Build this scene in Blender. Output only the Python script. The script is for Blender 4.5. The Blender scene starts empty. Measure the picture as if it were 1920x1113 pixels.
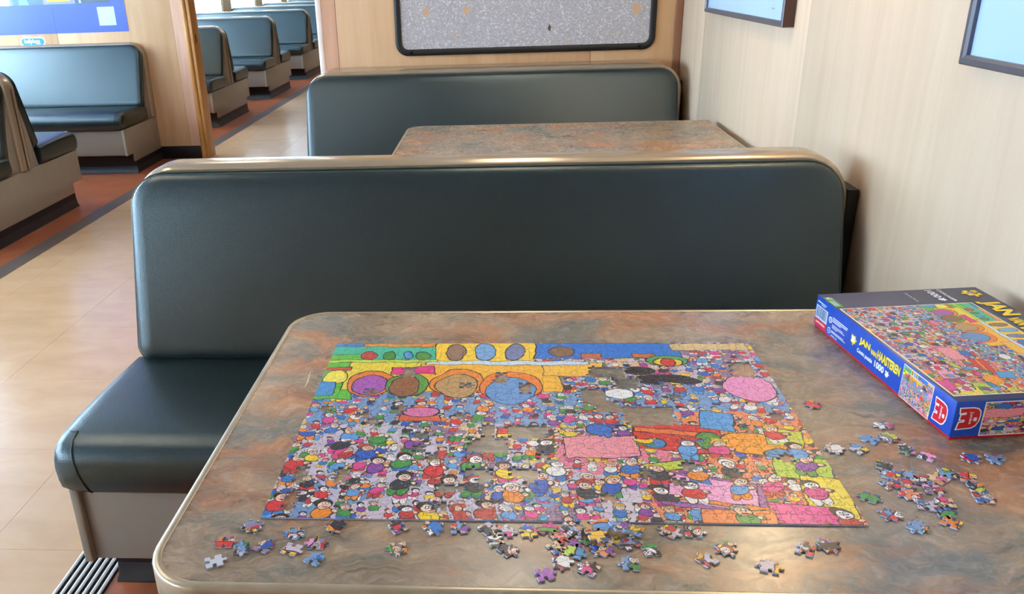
import bpy, bmesh, math, random
import numpy as np
from mathutils import Vector, Matrix

# ------------------------------------------------------------------ camera, world, exposure
scene = bpy.context.scene
COL = scene.collection
W = 0.79            # wall on the far side of the tables (x)
YB = 3.50           # wall with the board (y)
YD = 5.88           # wall with the poster and the doorway (y)
XL = -4.60          # window wall (x)
TZ = 0.75           # table top
CEIL = 2.30
YEND = 19.6
YBACK = -3.2

cam_d = bpy.data.cameras.new('camera')
cam_d.sensor_fit = 'HORIZONTAL'; cam_d.sensor_width = 36.0
cam_d.lens = 1567.99 / 1920 * 36.0
cam_d.shift_x = (960 - 828.65) / 1920
cam_d.shift_y = (619.08 - 556.5) / 1920
cam_d.clip_start = 0.05
cam_o = bpy.data.objects.new('camera', cam_d); COL.objects.link(cam_o)
_r = Vector((0.99722026, 0.06675359, -0.0331014)); _u = Vector((0.00408023, 0.3946638, 0.91881654)); _f = Vector((-0.07439822, 0.91639753, -0.39329437))
cam_o.matrix_world = Matrix(((_r.x, _u.x, -_f.x, -0.05772), (_r.y, _u.y, -_f.y, -0.78716), (_r.z, _u.z, -_f.z, 1.32405), (0, 0, 0, 1)))
scene.camera = cam_o

world = bpy.data.worlds.new('overcast_sky'); scene.world = world; world.use_nodes = True
bg = world.node_tree.nodes['Background']
bg.inputs['Color'].default_value = (0.66, 0.84, 1.0, 1); bg.inputs['Strength'].default_value = 17.0

scene.view_settings.view_transform = 'Standard'; scene.view_settings.look = 'None'
scene.view_settings.gamma = 1.0; scene.view_settings.use_curve_mapping = False
scene.view_settings.exposure = 0.38

# ------------------------------------------------------------------ helpers
def S(r, g, b):
    f = lambda c: (c / 255 / 12.92) if c / 255 <= 0.04045 else ((c / 255 + 0.055) / 1.055) ** 2.4
    return (f(r), f(g), f(b), 1.0)

def tag(o, label=None, cat=None, group=None, kind=None):
    if label: o['label'] = label
    if cat: o['category'] = cat
    if group: o['group'] = group
    if kind: o['kind'] = kind
    return o

def empty(name, loc=(0, 0, 0), rz=0.0, parent=None):
    o = bpy.data.objects.new(name, None); COL.objects.link(o)
    o.location = loc; o.rotation_euler = (0, 0, rz); o.empty_display_size = 0.05
    if parent: o.parent = parent
    return o

def link(name, me, parent=None, loc=None, rz=None):
    o = bpy.data.objects.new(name, me); COL.objects.link(o)
    if parent: o.parent = parent
    if loc is not None: o.location = loc
    if rz is not None: o.rotation_euler = (0, 0, rz)
    return o

def mesh(name, V, F, mat, smooth=None, recalc=True):
    me = bpy.data.meshes.new(name)
    me.from_pydata([tuple(v) for v in V], [], [tuple(f) for f in F])
    if recalc:
        bm = bmesh.new(); bm.from_mesh(me); bmesh.ops.recalc_face_normals(bm, faces=bm.faces); bm.to_mesh(me); bm.free()
    for m in (mat if isinstance(mat, (list, tuple)) else [mat]): me.materials.append(m)
    if smooth:
        me.polygons.foreach_set('use_smooth', [True] * len(me.polygons))
        me.set_sharp_from_angle(angle=math.radians(smooth))
    me.update(); return me

class MB:
    def __init__(s): s.V = []; s.F = []
    def add(s, V, F):
        n = len(s.V); s.V += [tuple(v) for v in V]; s.F += [tuple(i + n for i in f) for f in F]; return s
    def box(s, x0, x1, y0, y1, z0, z1):
        V = [(x, y, z) for z in (z0, z1) for x, y in ((x0, y0), (x1, y0), (x1, y1), (x0, y1))]
        return s.add(V, [(0, 3, 2, 1), (4, 5, 6, 7), (0, 1, 5, 4), (1, 2, 6, 5), (2, 3, 7, 6), (3, 0, 4, 7)])
    def loft(s, rings, closed=True, cap0=True, cap1=True):
        n = len(rings[0]); V = [p for r in rings for p in r]; F = []
        for k in range(len(rings) - 1):
            for i in range(n if closed else n - 1):
                j = (i + 1) % n; F.append((k * n + i, k * n + j, (k + 1) * n + j, (k + 1) * n + i))
        if cap0: F.append(tuple(range(n))[::-1])
        if cap1: F.append(tuple((len(rings) - 1) * n + i for i in range(n)))
        return s.add(V, F)
    def tube(s, pts, r, n=6, closed=False):
        P = [Vector(p) for p in pts]; rings = []
        for i, p in enumerate(P):
            a = P[i - 1] if (i or closed) else P[0]; b = P[(i + 1) % len(P)] if (closed or i < len(P) - 1) else P[-1]
            t = (b - a).normalized(); q = t.cross(Vector((0, 0, 1)))
            if q.length < 0.1: q = t.cross(Vector((0, 1, 0)))
            q.normalize(); w = t.cross(q)
            rings.append([p + (q * math.cos(k * 2 * math.pi / n) + w * math.sin(k * 2 * math.pi / n)) * r for k in range(n)])
        if closed: rings.append(rings[0])
        return s.loft(rings, True, not closed, not closed)
    def build(s, name, mat, parent=None, smooth=None, bevel=0, loc=None):
        me = mesh(name, s.V, s.F, mat, smooth)
        if bevel:
            bm = bmesh.new(); bm.from_mesh(me)
            bmesh.ops.bevel(bm, geom=[e for e in bm.edges if e.calc_face_angle(0) > 0.5], offset=bevel, segments=2, profile=0.5, affect='EDGES')
            bm.to_mesh(me); bm.free()
            me.polygons.foreach_set('use_smooth', [True] * len(me.polygons)); me.set_sharp_from_angle(angle=math.radians(50))
        return link(name, me, parent, loc)

def copy_tree(o, parent=None):
    c = o.copy(); COL.objects.link(c); c.parent = parent
    for ch in list(o.children): copy_tree(ch, c)
    return c

def rrect(x0, x1, y0, y1, rad, n=6):
    """rounded rectangle outline; rad = (ll, lr, ur, ul)"""
    pts = []
    for (cx, cy, r, a0) in ((x0 + rad[0], y0 + rad[0], rad[0], 180), (x1 - rad[1], y0 + rad[1], rad[1], 270), (x1 - rad[2], y1 - rad[2], rad[2], 0), (x0 + rad[3], y1 - rad[3], rad[3], 90)):
        k = n if r > 1e-5 else 0
        for i in range(k + 1):
            a = math.radians(a0 + (90 * i / k if k else 0)); pts.append((cx + r * math.cos(a), cy + r * math.sin(a)))
    return pts

def inset(pts, d):
    n = len(pts); out = []
    for i in range(n):
        p = Vector(pts[i]); a = Vector(pts[i - 1]); b = Vector(pts[(i + 1) % n])
        e1 = (p - a); e2 = (b - p)
        if e1.length < 1e-9: e1 = e2
        if e2.length < 1e-9: e2 = e1
        e1 = e1.normalized(); e2 = e2.normalized()
        n1 = Vector((-e1.y, e1.x)); n2 = Vector((-e2.y, e2.x)); m = (n1 + n2)
        m = m.normalized() if m.length > 1e-6 else n1
        out.append(tuple(p + m * (d / max(0.5, m.dot(n1)))))
    return out

# ------------------------------------------------------------------ node material helper
class NM:
    def __init__(s, name, rough=0.5, spec=0.5, metal=0.0):
        s.m = bpy.data.materials.new(name); s.m.use_nodes = True; s.t = s.m.node_tree
        s.b = s.t.nodes['Principled BSDF']; s.b.inputs['Roughness'].default_value = rough
        s.b.inputs['Specular IOR Level'].default_value = spec; s.b.inputs['Metallic'].default_value = metal
    def n(s, typ, **kw):
        nd = s.t.nodes.new(typ)
        for k, v in kw.items():
            if k.startswith('i_'):
                key = k[2:].replace('_', ' '); nd.inputs[key].default_value = v
            else: setattr(nd, k, v)
        return nd
    def l(s, a, b): s.t.links.new(a, b)
    def put(s, sock, v):
        if isinstance(v, bpy.types.NodeSocket): s.l(v, sock)
        else: sock.default_value = v
    def math(s, op, a, b=None, c=None):
        nd = s.n('ShaderNodeMath', operation=op); s.put(nd.inputs[0], a)
        if b is not None: s.put(nd.inputs[1], b)
        if c is not None: s.put(nd.inputs[2], c)
        return nd.outputs[0]
    def vmath(s, op, a, b=None, scale=None):
        nd = s.n('ShaderNodeVectorMath', operation=op); s.put(nd.inputs[0], a)
        if b is not None: s.put(nd.inputs[1], b)
        if scale is not None: s.put(nd.inputs['Scale'], scale)
        return nd.outputs['Value'] if op in ('LENGTH', 'DISTANCE', 'DOT_PRODUCT') else nd.outputs[0]
    def mix(s, f, a, b, blend='MIX'):
        nd = s.n('ShaderNodeMix', data_type='RGBA', blend_type=blend); s.put(nd.inputs[0], f); s.put(nd.inputs[6], a); s.put(nd.inputs[7], b); return nd.outputs[2]
    def ramp(s, f, stops, interp='LINEAR'):
        nd = s.n('ShaderNodeValToRGB'); cr = nd.color_ramp; cr.interpolation = interp
        while len(cr.elements) < len(stops): cr.elements.new(0.5)
        for e, (p, c) in zip(cr.elements, stops): e.position = p; e.color = c
        s.l(f, nd.inputs[0]); return nd.outputs[0]
    def coord(s, which='Object'): return s.n('ShaderNodeTexCoord').outputs[which]
    def mapping(s, v, loc=(0, 0, 0), rot=(0, 0, 0), scale=(1, 1, 1)):
        nd = s.n('ShaderNodeMapping'); s.l(v, nd.inputs[0]); nd.inputs[1].default_value = loc; nd.inputs[2].default_value = rot; nd.inputs[3].default_value = scale; return nd.outputs[0]
    def noise(s, v, scale=5, detail=2, rough=0.5, dist=0.0, out='Fac'):
        nd = s.n('ShaderNodeTexNoise'); s.l(v, nd.inputs['Vector']); nd.inputs['Scale'].default_value = scale; nd.inputs['Detail'].default_value = detail
        nd.inputs['Roughness'].default_value = rough; nd.inputs['Distortion'].default_value = dist; return nd.outputs[out]
    def bump(s, h, strength=0.2, dist=0.01):
        nd = s.n('ShaderNodeBump'); nd.inputs['Strength'].default_value = strength; nd.inputs['Distance'].default_value = dist; s.l(h, nd.inputs['Height']); s.l(nd.outputs[0], s.b.inputs['Normal'])
    def col(s, c): s.put(s.b.inputs['Base Color'], c); return s

def flat(name, c, rough=0.5, spec=0.5, metal=0.0, var=0.06, scale=14.0):
    m = NM(name, rough, spec, metal); f = m.noise(m.coord(), scale, 3)
    d = tuple(x * (1 - var) for x in c[:3]) + (1,); e = tuple(min(1, x * (1 + var)) for x in c[:3]) + (1,)
    m.col(m.ramp(f, [(0.3, d), (0.7, e)])); return m.m

def emit(name, c, st):
    m = bpy.data.materials.new(name); m.use_nodes = True; t = m.node_tree; t.nodes.clear()
    e = t.nodes.new('ShaderNodeEmission'); o = t.nodes.new('ShaderNodeOutputMaterial'); e.inputs[0].default_value = c; e.inputs[1].default_value = st
    t.links.new(e.outputs[0], o.inputs[0]); return m

def wood(name, c0, c1, c2, axis=2, rough=0.42, gs=1.0, spec=0.4):
    m = NM(name, rough, spec); v = m.coord()
    sc = [10 * gs, 10 * gs, 10 * gs]; sc[axis] = 0.8 * gs
    g = m.noise(m.mapping(v, scale=tuple(sc)), 1.6, 6, 0.62, 0.6)
    sc2 = [70 * gs, 70 * gs, 70 * gs]; sc2[axis] = 2.2 * gs
    h = m.noise(m.mapping(v, scale=tuple(sc2)), 1.5, 3, 0.6)
    a = m.ramp(g, [(0.30, c0), (0.5, c1), (0.70, c2)])
    m.col(m.mix(m.math('MULTIPLY', h, 0.30), a, m.mix(0.5, a, c0)))
    return m.m

M = {}
M['wall_cream'] = wood('cream_maple_laminate', S(206, 180, 153), S(212, 188, 161), S(217, 195, 169))
M['wall_maple'] = wood('orange_maple_laminate', S(200, 158, 116), S(208, 168, 127), S(214, 176, 136))
M['wall_pink'] = wood('pinkish_maple_edging', S(200, 150, 122), S(210, 166, 138), S(216, 176, 150))
M['jamb_wood'] = wood('honey_jamb_wood', S(168, 112, 56), S(190, 134, 74), S(206, 154, 92), rough=0.35)
M['trim_brown'] = wood('brown_corner_wood', S(128, 84, 60), S(142, 96, 70), S(152, 106, 80))
M['trim_white'] = flat('pale_edge_plastic', S(236, 222, 216), 0.35)
M['black'] = flat('black_rubber', S(22, 22, 24), 0.45, 0.4)
M['plinth'] = flat('charcoal_cove_base', S(42, 43, 47), 0.4, 0.4, var=0.15)
M['void'] = flat('dark_joint', S(20, 17, 15), 0.9, 0.1)
M['beige'] = flat('taupe_bench_laminate', S(134, 122, 110), 0.38, 0.5, var=0.03, scale=6)
M['beige_edge'] = flat('taupe_edge_moulding', S(148, 137, 122), 0.3, 0.5, var=0.03)
M['ceiling'] = flat('ceiling_paint', S(176, 188, 198), 0.6, 0.3)
M['groove'] = flat('dark_tray_steel', S(30, 28, 27), 0.6, 0.3)  # dark steel tone of the grate tray beneath the slats
M['steel'] = flat('brushed_steel', S(176, 170, 164), 0.32, 0.5, 0.9)
M['screw'] = flat('screw_steel', S(205, 205, 205), 0.3, 0.5, 0.6)

def _cap():
    m = NM('champagne_metal_cap', 0.22, 0.6, 0.45); m.col(m.ramp(m.noise(m.mapping(m.coord(), scale=(2, 60, 60)), 3, 2), [(0.3, S(160, 144, 122)), (0.7, S(172, 156, 134))])); return m.m
M['cap'] = _cap()
def _rim():
    m = NM('champagne_table_rim', 0.3, 0.5, 0.55); m.col(m.ramp(m.noise(m.coord(), 30, 2), [(0.3, S(176, 160, 134)), (0.7, S(190, 174, 148))])); return m.m
M['rim'] = _rim()

def _vinyl():
    m = NM('dark_green_vinyl', 0.3, 1.0); m.b.inputs['Specular Tint'].default_value = (0.80, 0.95, 1.0, 1); v = m.coord()
    c = m.ramp(m.noise(v, 3.2, 3), [(0.3, S(8, 22, 23)), (0.7, S(13, 30, 30))])
    m.col(c)
    m.l(m.math('MULTIPLY_ADD', m.noise(v, 5, 3), 0.08, 0.27), m.b.inputs['Roughness'])
    vo = m.n('ShaderNodeTexVoronoi'); m.l(v, vo.inputs['Vector']); vo.inputs['Scale'].default_value = 420
    h = m.math('ADD', m.math('MULTIPLY', vo.outputs['Distance'], 0.5), m.math('MULTIPLY', m.noise(v, 60, 2), 0.3))
    m.bump(h, 0.16, 0.004); return m.m
M['vinyl'] = _vinyl()
M['piping'] = flat('vinyl_piping', S(30, 52, 50), 0.36, 0.5)
M['stitch'] = flat('stitch_thread', S(62, 84, 88), 0.6, 0.3)

def _tile():
    m = NM('cream_floor_tile', 0.22, 0.5); v = m.coord('Object'); oi = m.n('ShaderNodeObjectInfo')
    v2 = m.vmath('ADD', v, m.vmath('SCALE', oi.outputs['Location'], scale=1.0))
    a = m.noise(m.mapping(v2, scale=(2.0, 4.0, 1)), 2.2, 5, 0.6, 0.5); b = m.noise(v2, 2.2, 3)
    c = m.ramp(a, [(0.25, S(186, 145, 106)), (0.55, S(197, 158, 118)), (0.8, S(203, 168, 128))])
    m.col(m.mix(m.math('MULTIPLY', b, 0.35), c, S(194, 150, 114)))
    m.l(m.math('MULTIPLY_ADD', b, 0.14, 0.16), m.b.inputs['Roughness']); return m.m
M['tile'] = _tile()
def _lino():
    m = NM('red_brown_linoleum', 0.28, 0.5); v = m.coord()
    m.col(m.ramp(m.noise(v, 7, 5, 0.6, 0.8), [(0.3, S(140, 72, 44)), (0.6, S(162, 90, 58)), (0.8, S(176, 106, 74))])); return m.m
M['lino'] = _lino()
M['stripe'] = flat('dark_grey_floor_stripe', S(92, 78, 72), 0.35, 0.5, var=0.08)

def _slate():
    m = NM('slate_laminate', 0.3, 0.5); v = m.coord()
    warp = m.vmath('SCALE', m.vmath('SUBTRACT', m.noise(v, 7, 4, 0.6, out='Color'), (0.5, 0.5, 0.5)), scale=0.16)
    vw = m.vmath('ADD', v, warp)
    w = m.mapping(vw, rot=(0, 0, -0.45), scale=(9, 20, 1))
    a = m.noise(w, 1.0, 10, 0.70, 0.4)
    big = m.noise(m.mapping(vw, loc=(3.3, 1.2, 0), scale=(1, 1.7, 1)), 4.2, 6, 0.62, 0.3)
    big2 = m.noise(m.mapping(vw, loc=(9, 4, 0), scale=(1, 1.6, 1)), 5.0, 6, 0.62, 0.3)
    base = m.ramp(a, [(0.28, S(98, 89, 77)), (0.42, S(134, 119, 100)), (0.52, S(156, 135, 112)), (0.62, S(175, 151, 124)), (0.76, S(201, 175, 143))])
    rust = m.ramp(a, [(0.28, S(119, 85, 66)), (0.48, S(169, 119, 85)), (0.62, S(194, 143, 102)), (0.76, S(218, 173, 130))])
    gn = m.ramp(a, [(0.28, S(74, 79, 74)), (0.48, S(113, 113, 104)), (0.62, S(141, 134, 119)), (0.76, S(173, 160, 139))])
    c = m.mix(m.ramp(big, [(0.50, (0, 0, 0, 1)), (0.62, (1, 1, 1, 1))]), base, rust)
    c = m.mix(m.ramp(big2, [(0.50, (0, 0, 0, 1)), (0.60, (0.95, 0.95, 0.95, 1))]), c, gn)
    fine = m.noise(m.mapping(vw, rot=(0, 0, -0.45), scale=(60, 120, 1)), 1.0, 6, 0.7, 0.6)
    c = m.mix(m.ramp(fine, [(0.30, (0.8, 0.8, 0.8, 1)), (0.42, (0, 0, 0, 1))]), c, S(74, 66, 57))
    c = m.mix(m.ramp(fine, [(0.58, (0, 0, 0, 1)), (0.74, (0.6, 0.6, 0.6, 1))]), c, S(218, 192, 160))
    m.col(c)
    m.l(m.math('MULTIPLY_ADD', fine, 0.22, 0.16), m.b.inputs['Roughness'])
    m.bump(m.math('ADD', fine, a), 0.05, 0.001); return m.m
M['slate'] = _slate()

def _board():
    m = NM('flecked_grey_vinyl_board', 0.75, 0.25); v = m.coord()
    vo = m.n('ShaderNodeTexVoronoi'); m.l(v, vo.inputs['Vector']); vo.inputs['Scale'].default_value = 190
    sp = m.n('ShaderNodeSeparateColor'); m.l(vo.outputs['Color'], sp.inputs[0])
    c = m.ramp(sp.outputs[0], [(0.0, S(168, 165, 168)), (0.35, S(180, 177, 180)), (0.75, S(188, 186, 189)), (0.92, S(212, 212, 215))], 'CONSTANT')
    st = m.ramp(m.noise(v, 7.5, 5, 0.7), [(0.63, (0, 0, 0, 1)), (0.74, (0.45, 0.45, 0.45, 1))])
    m.col(m.mix(st, c, S(196, 160, 130))); return m.m
M['board'] = _board()
M['tan_stain'] = flat('tan_adhesive_residue', S(202, 166, 136), 0.8, 0.2)
M['dark_stain'] = flat('brown_torn_spot', S(96, 70, 54), 0.8, 0.2)
M['frame_grey'] = flat('pewter_picture_frame', S(92, 90, 98), 0.35, 0.5, 0.3)
M['frame_brown'] = flat('brown_frame_side', S(70, 48, 42), 0.45, 0.4)
def _paper():
    m = NM('pale_blue_print', 0.12, 0.5); m.col(m.ramp(m.noise(m.coord(), 3, 3), [(0.3, S(170, 202, 242)), (0.7, S(180, 209, 245))])); return m.m
M['paper'] = _paper()
M['ink'] = flat('grey_ink', S(120, 140, 165), 0.6, 0.3)

# print colours on box, poster, sign
M['box_side'] = flat('royal_blue_card', S(24, 74, 178), 0.34, 0.5, var=0.14, scale=90)
M['box_top'] = flat('navy_card', S(40, 44, 84), 0.34, 0.5, var=0.1, scale=60)
M['box_red'] = flat('red_card', S(190, 24, 44), 0.4, 0.4)
M['ink_white'] = flat('white_print', S(240, 242, 246), 0.4, 0.4, var=0.01)
M['ink_cream'] = flat('cream_print', S(250, 240, 214), 0.4, 0.4, var=0.01)
M['ink_yellow'] = flat('yellow_print', S(248, 218, 40), 0.4, 0.4, var=0.02)
M['ink_red'] = flat('red_print', S(206, 30, 44), 0.4, 0.4, var=0.02)
M['ink_green'] = flat('green_print', S(88, 150, 50), 0.4, 0.4, var=0.02)
M['ink_black'] = flat('black_print', S(30, 32, 44), 0.5, 0.3, var=0.02)
M['ink_paleblue'] = flat('pale_blue_label', S(186, 206, 236), 0.4, 0.4, var=0.01)
M['card'] = flat('grey_card_edge', S(178, 184, 204), 0.75, 0.2, var=0.05, scale=200)
M['card_back'] = flat('grey_card_back', S(196, 198, 208), 0.75, 0.2, var=0.03, scale=200)
M['poster_blue'] = flat('poster_blue_print', S(66, 92, 200), 0.35, 0.4, var=0.05, scale=1.5)

# ------------------------------------------------------------------ the printed crowd picture (generic stand-in, node painted on UVs)
def _picture():
    m = NM('colourful_crowd_print', 0.34, 0.4)
    uv = m.n('ShaderNodeUVMap', uv_map='print').outputs[0]
    p = m.vmath('MULTIPLY', uv, (1.3878, 1.0, 0.0))
    wob = m.vmath('SCALE', m.vmath('SUBTRACT', m.noise(p, 11, 2, out='Color'), (0.5, 0.5, 0.5)), scale=0.035)
    pw = m.vmath('ADD', p, wob)
    pw = m.vmath('MULTIPLY', pw, (1, 1, 0))
    sepu = m.n('ShaderNodeSeparateXYZ'); m.l(uv, sepu.inputs[0]); U, Vv = sepu.outputs[0], sepu.outputs[1]
    INK = S(26, 22, 30)
    body_cols = [S(*c) for c in ((38, 92, 190), (222, 48, 52), (246, 206, 44), (66, 150, 66), (226, 70, 140), (52, 52, 64), (240, 140, 40), (96, 160, 220), (140, 70, 160), (236, 232, 226), (50, 120, 200), (196, 60, 52))]
    hair_cols = [S(*c) for c in ((30, 26, 30), (60, 40, 30), (240, 236, 230), (230, 180, 60), (30, 26, 30), (190, 70, 50), (150, 150, 158))]
    skin_cols = [S(*c) for c in ((246, 206, 178), (240, 190, 158), (250, 246, 242), (246, 214, 190), (252, 248, 244))]
    def const(cols, f): return m.ramp(f, [(i / len(cols), c) for i, c in enumerate(cols)], 'CONSTANT')
    def cells(scale, rnd, src=None, off=(0, 0, 0), after=None):
        v = m.vmath('ADD', src or pw, off)
        if after is not None: v = m.vmath('ADD', v, m.vmath('SCALE', after, scale=1e-9))   # keeps the evaluation in painting order
        vo = m.n('ShaderNodeTexVoronoi', voronoi_dimensions='2D'); m.l(v, vo.inputs['Vector']); vo.inputs['Scale'].default_value = scale; vo.inputs['Randomness'].default_value = rnd
        sc = m.n('ShaderNodeSeparateColor'); m.l(vo.outputs['Color'], sc.inputs[0])
        loc = m.vmath('SCALE', m.vmath('SUBTRACT', v, vo.outputs['Position']), scale=scale)
        return loc, sc.outputs[0], sc.outputs[1], sc.outputs[2], vo
    def ell(loc, c, r):
        return m.vmath('LENGTH', m.mapping(loc, loc=(-c[0] / r[0], -c[1] / r[1], 0), scale=(1 / r[0], 1 / r[1], 0)))
    def paint(col, d, c, line=0.10):
        """fill inside d<1, ink ring 1-line<d<1"""
        col = m.mix(m.math('LESS_THAN', d, 1.0), col, INK) if line else col
        return m.mix(m.math('LESS_THAN', d, 1.0 - line), col, c)
    def figures(col, scale, keep, off, src=None):
        loc, r, g, b, vo = cells(scale, 0.62, src, off, col)
        k = m.math('LESS_THAN', b, keep)
        lean = m.math('MULTIPLY_ADD', g, 0.5, -0.25)
        lx = m.n('ShaderNodeSeparateXYZ'); m.l(loc, lx.inputs[0])
        x = m.math('SUBTRACT', lx.outputs[0], m.math('MULTIPLY', lean, lx.outputs[1]))
        cb = m.n('ShaderNodeCombineXYZ'); m.l(x, cb.inputs[0]); m.l(lx.outputs[1], cb.inputs[1]); L = cb.outputs[0]
        f = col
        f = paint(f, ell(L, (0.13, -0.42), (0.15, 0.26)), const(body_cols, m.math('FRACT', m.math('MULTIPLY', r, 7.3))), 0.16)
        f = paint(f, ell(L, (-0.14, -0.42), (0.15, 0.26)), const(body_cols, m.math('FRACT', m.math('MULTIPLY', r, 7.3))), 0.16)
        f = paint(f, ell(L, (0.24, -0.05), (0.22, 0.11)), const(body_cols, r), 0.18)
        f = paint(f, ell(L, (0.0, -0.12), (0.30, 0.29)), const(body_cols, r), 0.10)
        f = paint(f, ell(L, (0.32, -0.02), (0.09, 0.09)), skin_cols[0], 0.25)
        f = paint(f, ell(L, (0.0, 0.33), (0.25, 0.20)), const(hair_cols, m.math('FRACT', m.math('MULTIPLY', g, 5.1))), 0.12)
        f = paint(f, ell(L, (0.03, 0.23), (0.20, 0.18)), const(skin_cols, m.math('FRACT', m.math('MULTIPLY', b, 9.7))), 0.14)
        f = paint(f, ell(L, (0.10, 0.28), (0.05, 0.06)), S(250, 250, 250), 0.4)
        f = paint(f, ell(L, (0.0, 0.27), (0.05, 0.06)), S(250, 250, 250), 0.4)
        f = paint(f, ell(L, (0.07, 0.14), (0.08, 0.025)), S(190, 50, 50), 0.0)
        return m.mix(k, col, f)
    A = 1.3878
    def shp(col, kind, cx, cy, rx, ry, c, rot=0.0, line=0.05):
        q = m.vmath('SUBTRACT', pw, (cx * A, cy, 0))
        q = m.mapping(q, rot=(0, 0, -math.radians(rot))) if rot else q
        if kind == 'e': d = m.vmath('LENGTH', m.vmath('MULTIPLY', q, (1 / (rx * A), 1 / ry, 0))); w = 0.0035 / min(rx * A, ry)
        else:
            ab = m.n('ShaderNodeSeparateXYZ'); m.l(m.vmath('SUBTRACT', m.vmath('ABSOLUTE', q), (rx * A, ry, 0)), ab.inputs[0]); d = m.math('ADD', m.math('MAXIMUM', ab.outputs[0], ab.outputs[1]), 1.0); w = 0.003
        return paint(col, d, c, w if line else 0.0)
    # ground colours with small crowd
    base = const([S(*c) for c in ((206, 188, 200), (214, 200, 208), (150, 120, 150), (196, 186, 204), (226, 190, 150), (120, 150, 190))], cells(9, 1.0)[1])
    base = shp(base, 'r', 0.5, 0.56, 0.6, 0.11, S(120, 156, 200), 0, 0.0)
    base = shp(base, 'r', 0.86, 0.2, 0.2, 0.32, S(238, 140, 92), 0, 0.0)
    base = shp(base, 'e', 0.14, 0.30, 0.17, 0.15, S(204, 192, 206), 0, 0.0)
    base = shp(base, 'e', 0.62, 0.30, 0.12, 0.10, S(232, 130, 150), 10, 0.0)
    col = figures(base, 23, 0.97, (0.31, 0.17, 0))
    col = figures(col, 16, 0.60, (0.63, 0.29, 0))
    # building fronts along the top
    for a in (
        ('r', 0.12, 0.93, 0.14, 0.09, S(70, 190, 160)), ('r', 0.02, 0.75, 0.06, 0.16, S(96, 190, 60)), ('r', 0.03, 0.99, 0.05, 0.02, S(70, 130, 200)),
        ('r', 0.16, 0.985, 0.09, 0.014, S(238, 150, 60)), ('r', 0.20, 0.76, 0.15, 0.11, S(232, 212, 66)), ('r', 0.37, 0.92, 0.12, 0.10, S(250, 208, 60)),
        ('r', 0.38, 0.74, 0.16, 0.10, S(246, 184, 54)), ('r', 0.66, 0.94, 0.17, 0.06, S(44, 120, 208)), ('r', 0.90, 0.97, 0.09, 0.03, S(222, 190, 130)),
        ('r', 0.57, 0.80, 0.07, 0.05, S(246, 190, 70)),
        ('e', 0.115, 0.70, 0.055, 0.09, S(232, 128, 52)), ('e', 0.115, 0.69, 0.043, 0.07, S(172, 90, 180)), ('e', 0.20, 0.69, 0.05, 0.08, S(90, 160, 70)), ('e', 0.195, 0.68, 0.035, 0.07, S(150, 96, 62)),
        ('e', 0.31, 0.70, 0.06, 0.10, S(236, 140, 44)), ('e', 0.31, 0.68, 0.047, 0.085, S(190, 150, 96)), ('e', 0.43, 0.68, 0.07, 0.10, S(240, 128, 40)), ('e', 0.43, 0.65, 0.055, 0.09, S(98, 150, 206)),
        ('e', 0.30, 0.93, 0.024, 0.07, S(150, 116, 96)), ('e', 0.37, 0.93, 0.026, 0.075, S(120, 170, 222)), ('e', 0.44, 0.93, 0.024, 0.07, S(120, 130, 170)),
        ('e', 0.03, 0.74, 0.03, 0.05, S(246, 228, 90)), ('r', 0.015, 0.66, 0.025, 0.05, S(76, 150, 212)), ('r', 0.02, 0.80, 0.04, 0.014, S(214, 76, 52)),
        ('e', 0.55, 0.93, 0.03, 0.04, S(140, 100, 66)), ('r', 0.62, 0.90, 0.025, 0.02, S(206, 110, 72)), ('r', 0.74, 0.90, 0.03, 0.018, S(206, 110, 72)),
        ('r', 0.42, 0.845, 0.19, 0.016, S(206, 226, 240)), ('r', 0.13, 0.86, 0.13, 0.012, S(196, 220, 90)),
        ('e', 0.09, 0.90, 0.02, 0.03, S(196, 70, 60)), ('e', 0.14, 0.90, 0.018, 0.035, S(60, 140, 60)), ('e', 0.185, 0.905, 0.012, 0.03, S(80, 160, 226)), ('e', 0.22, 0.90, 0.02, 0.035, S(70, 150, 66))):
        col = shp(col, *a)
    col = shp(col, 'r', 0.205, 0.79, 0.05, 0.025, S(226, 50, 132), 4)
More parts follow.
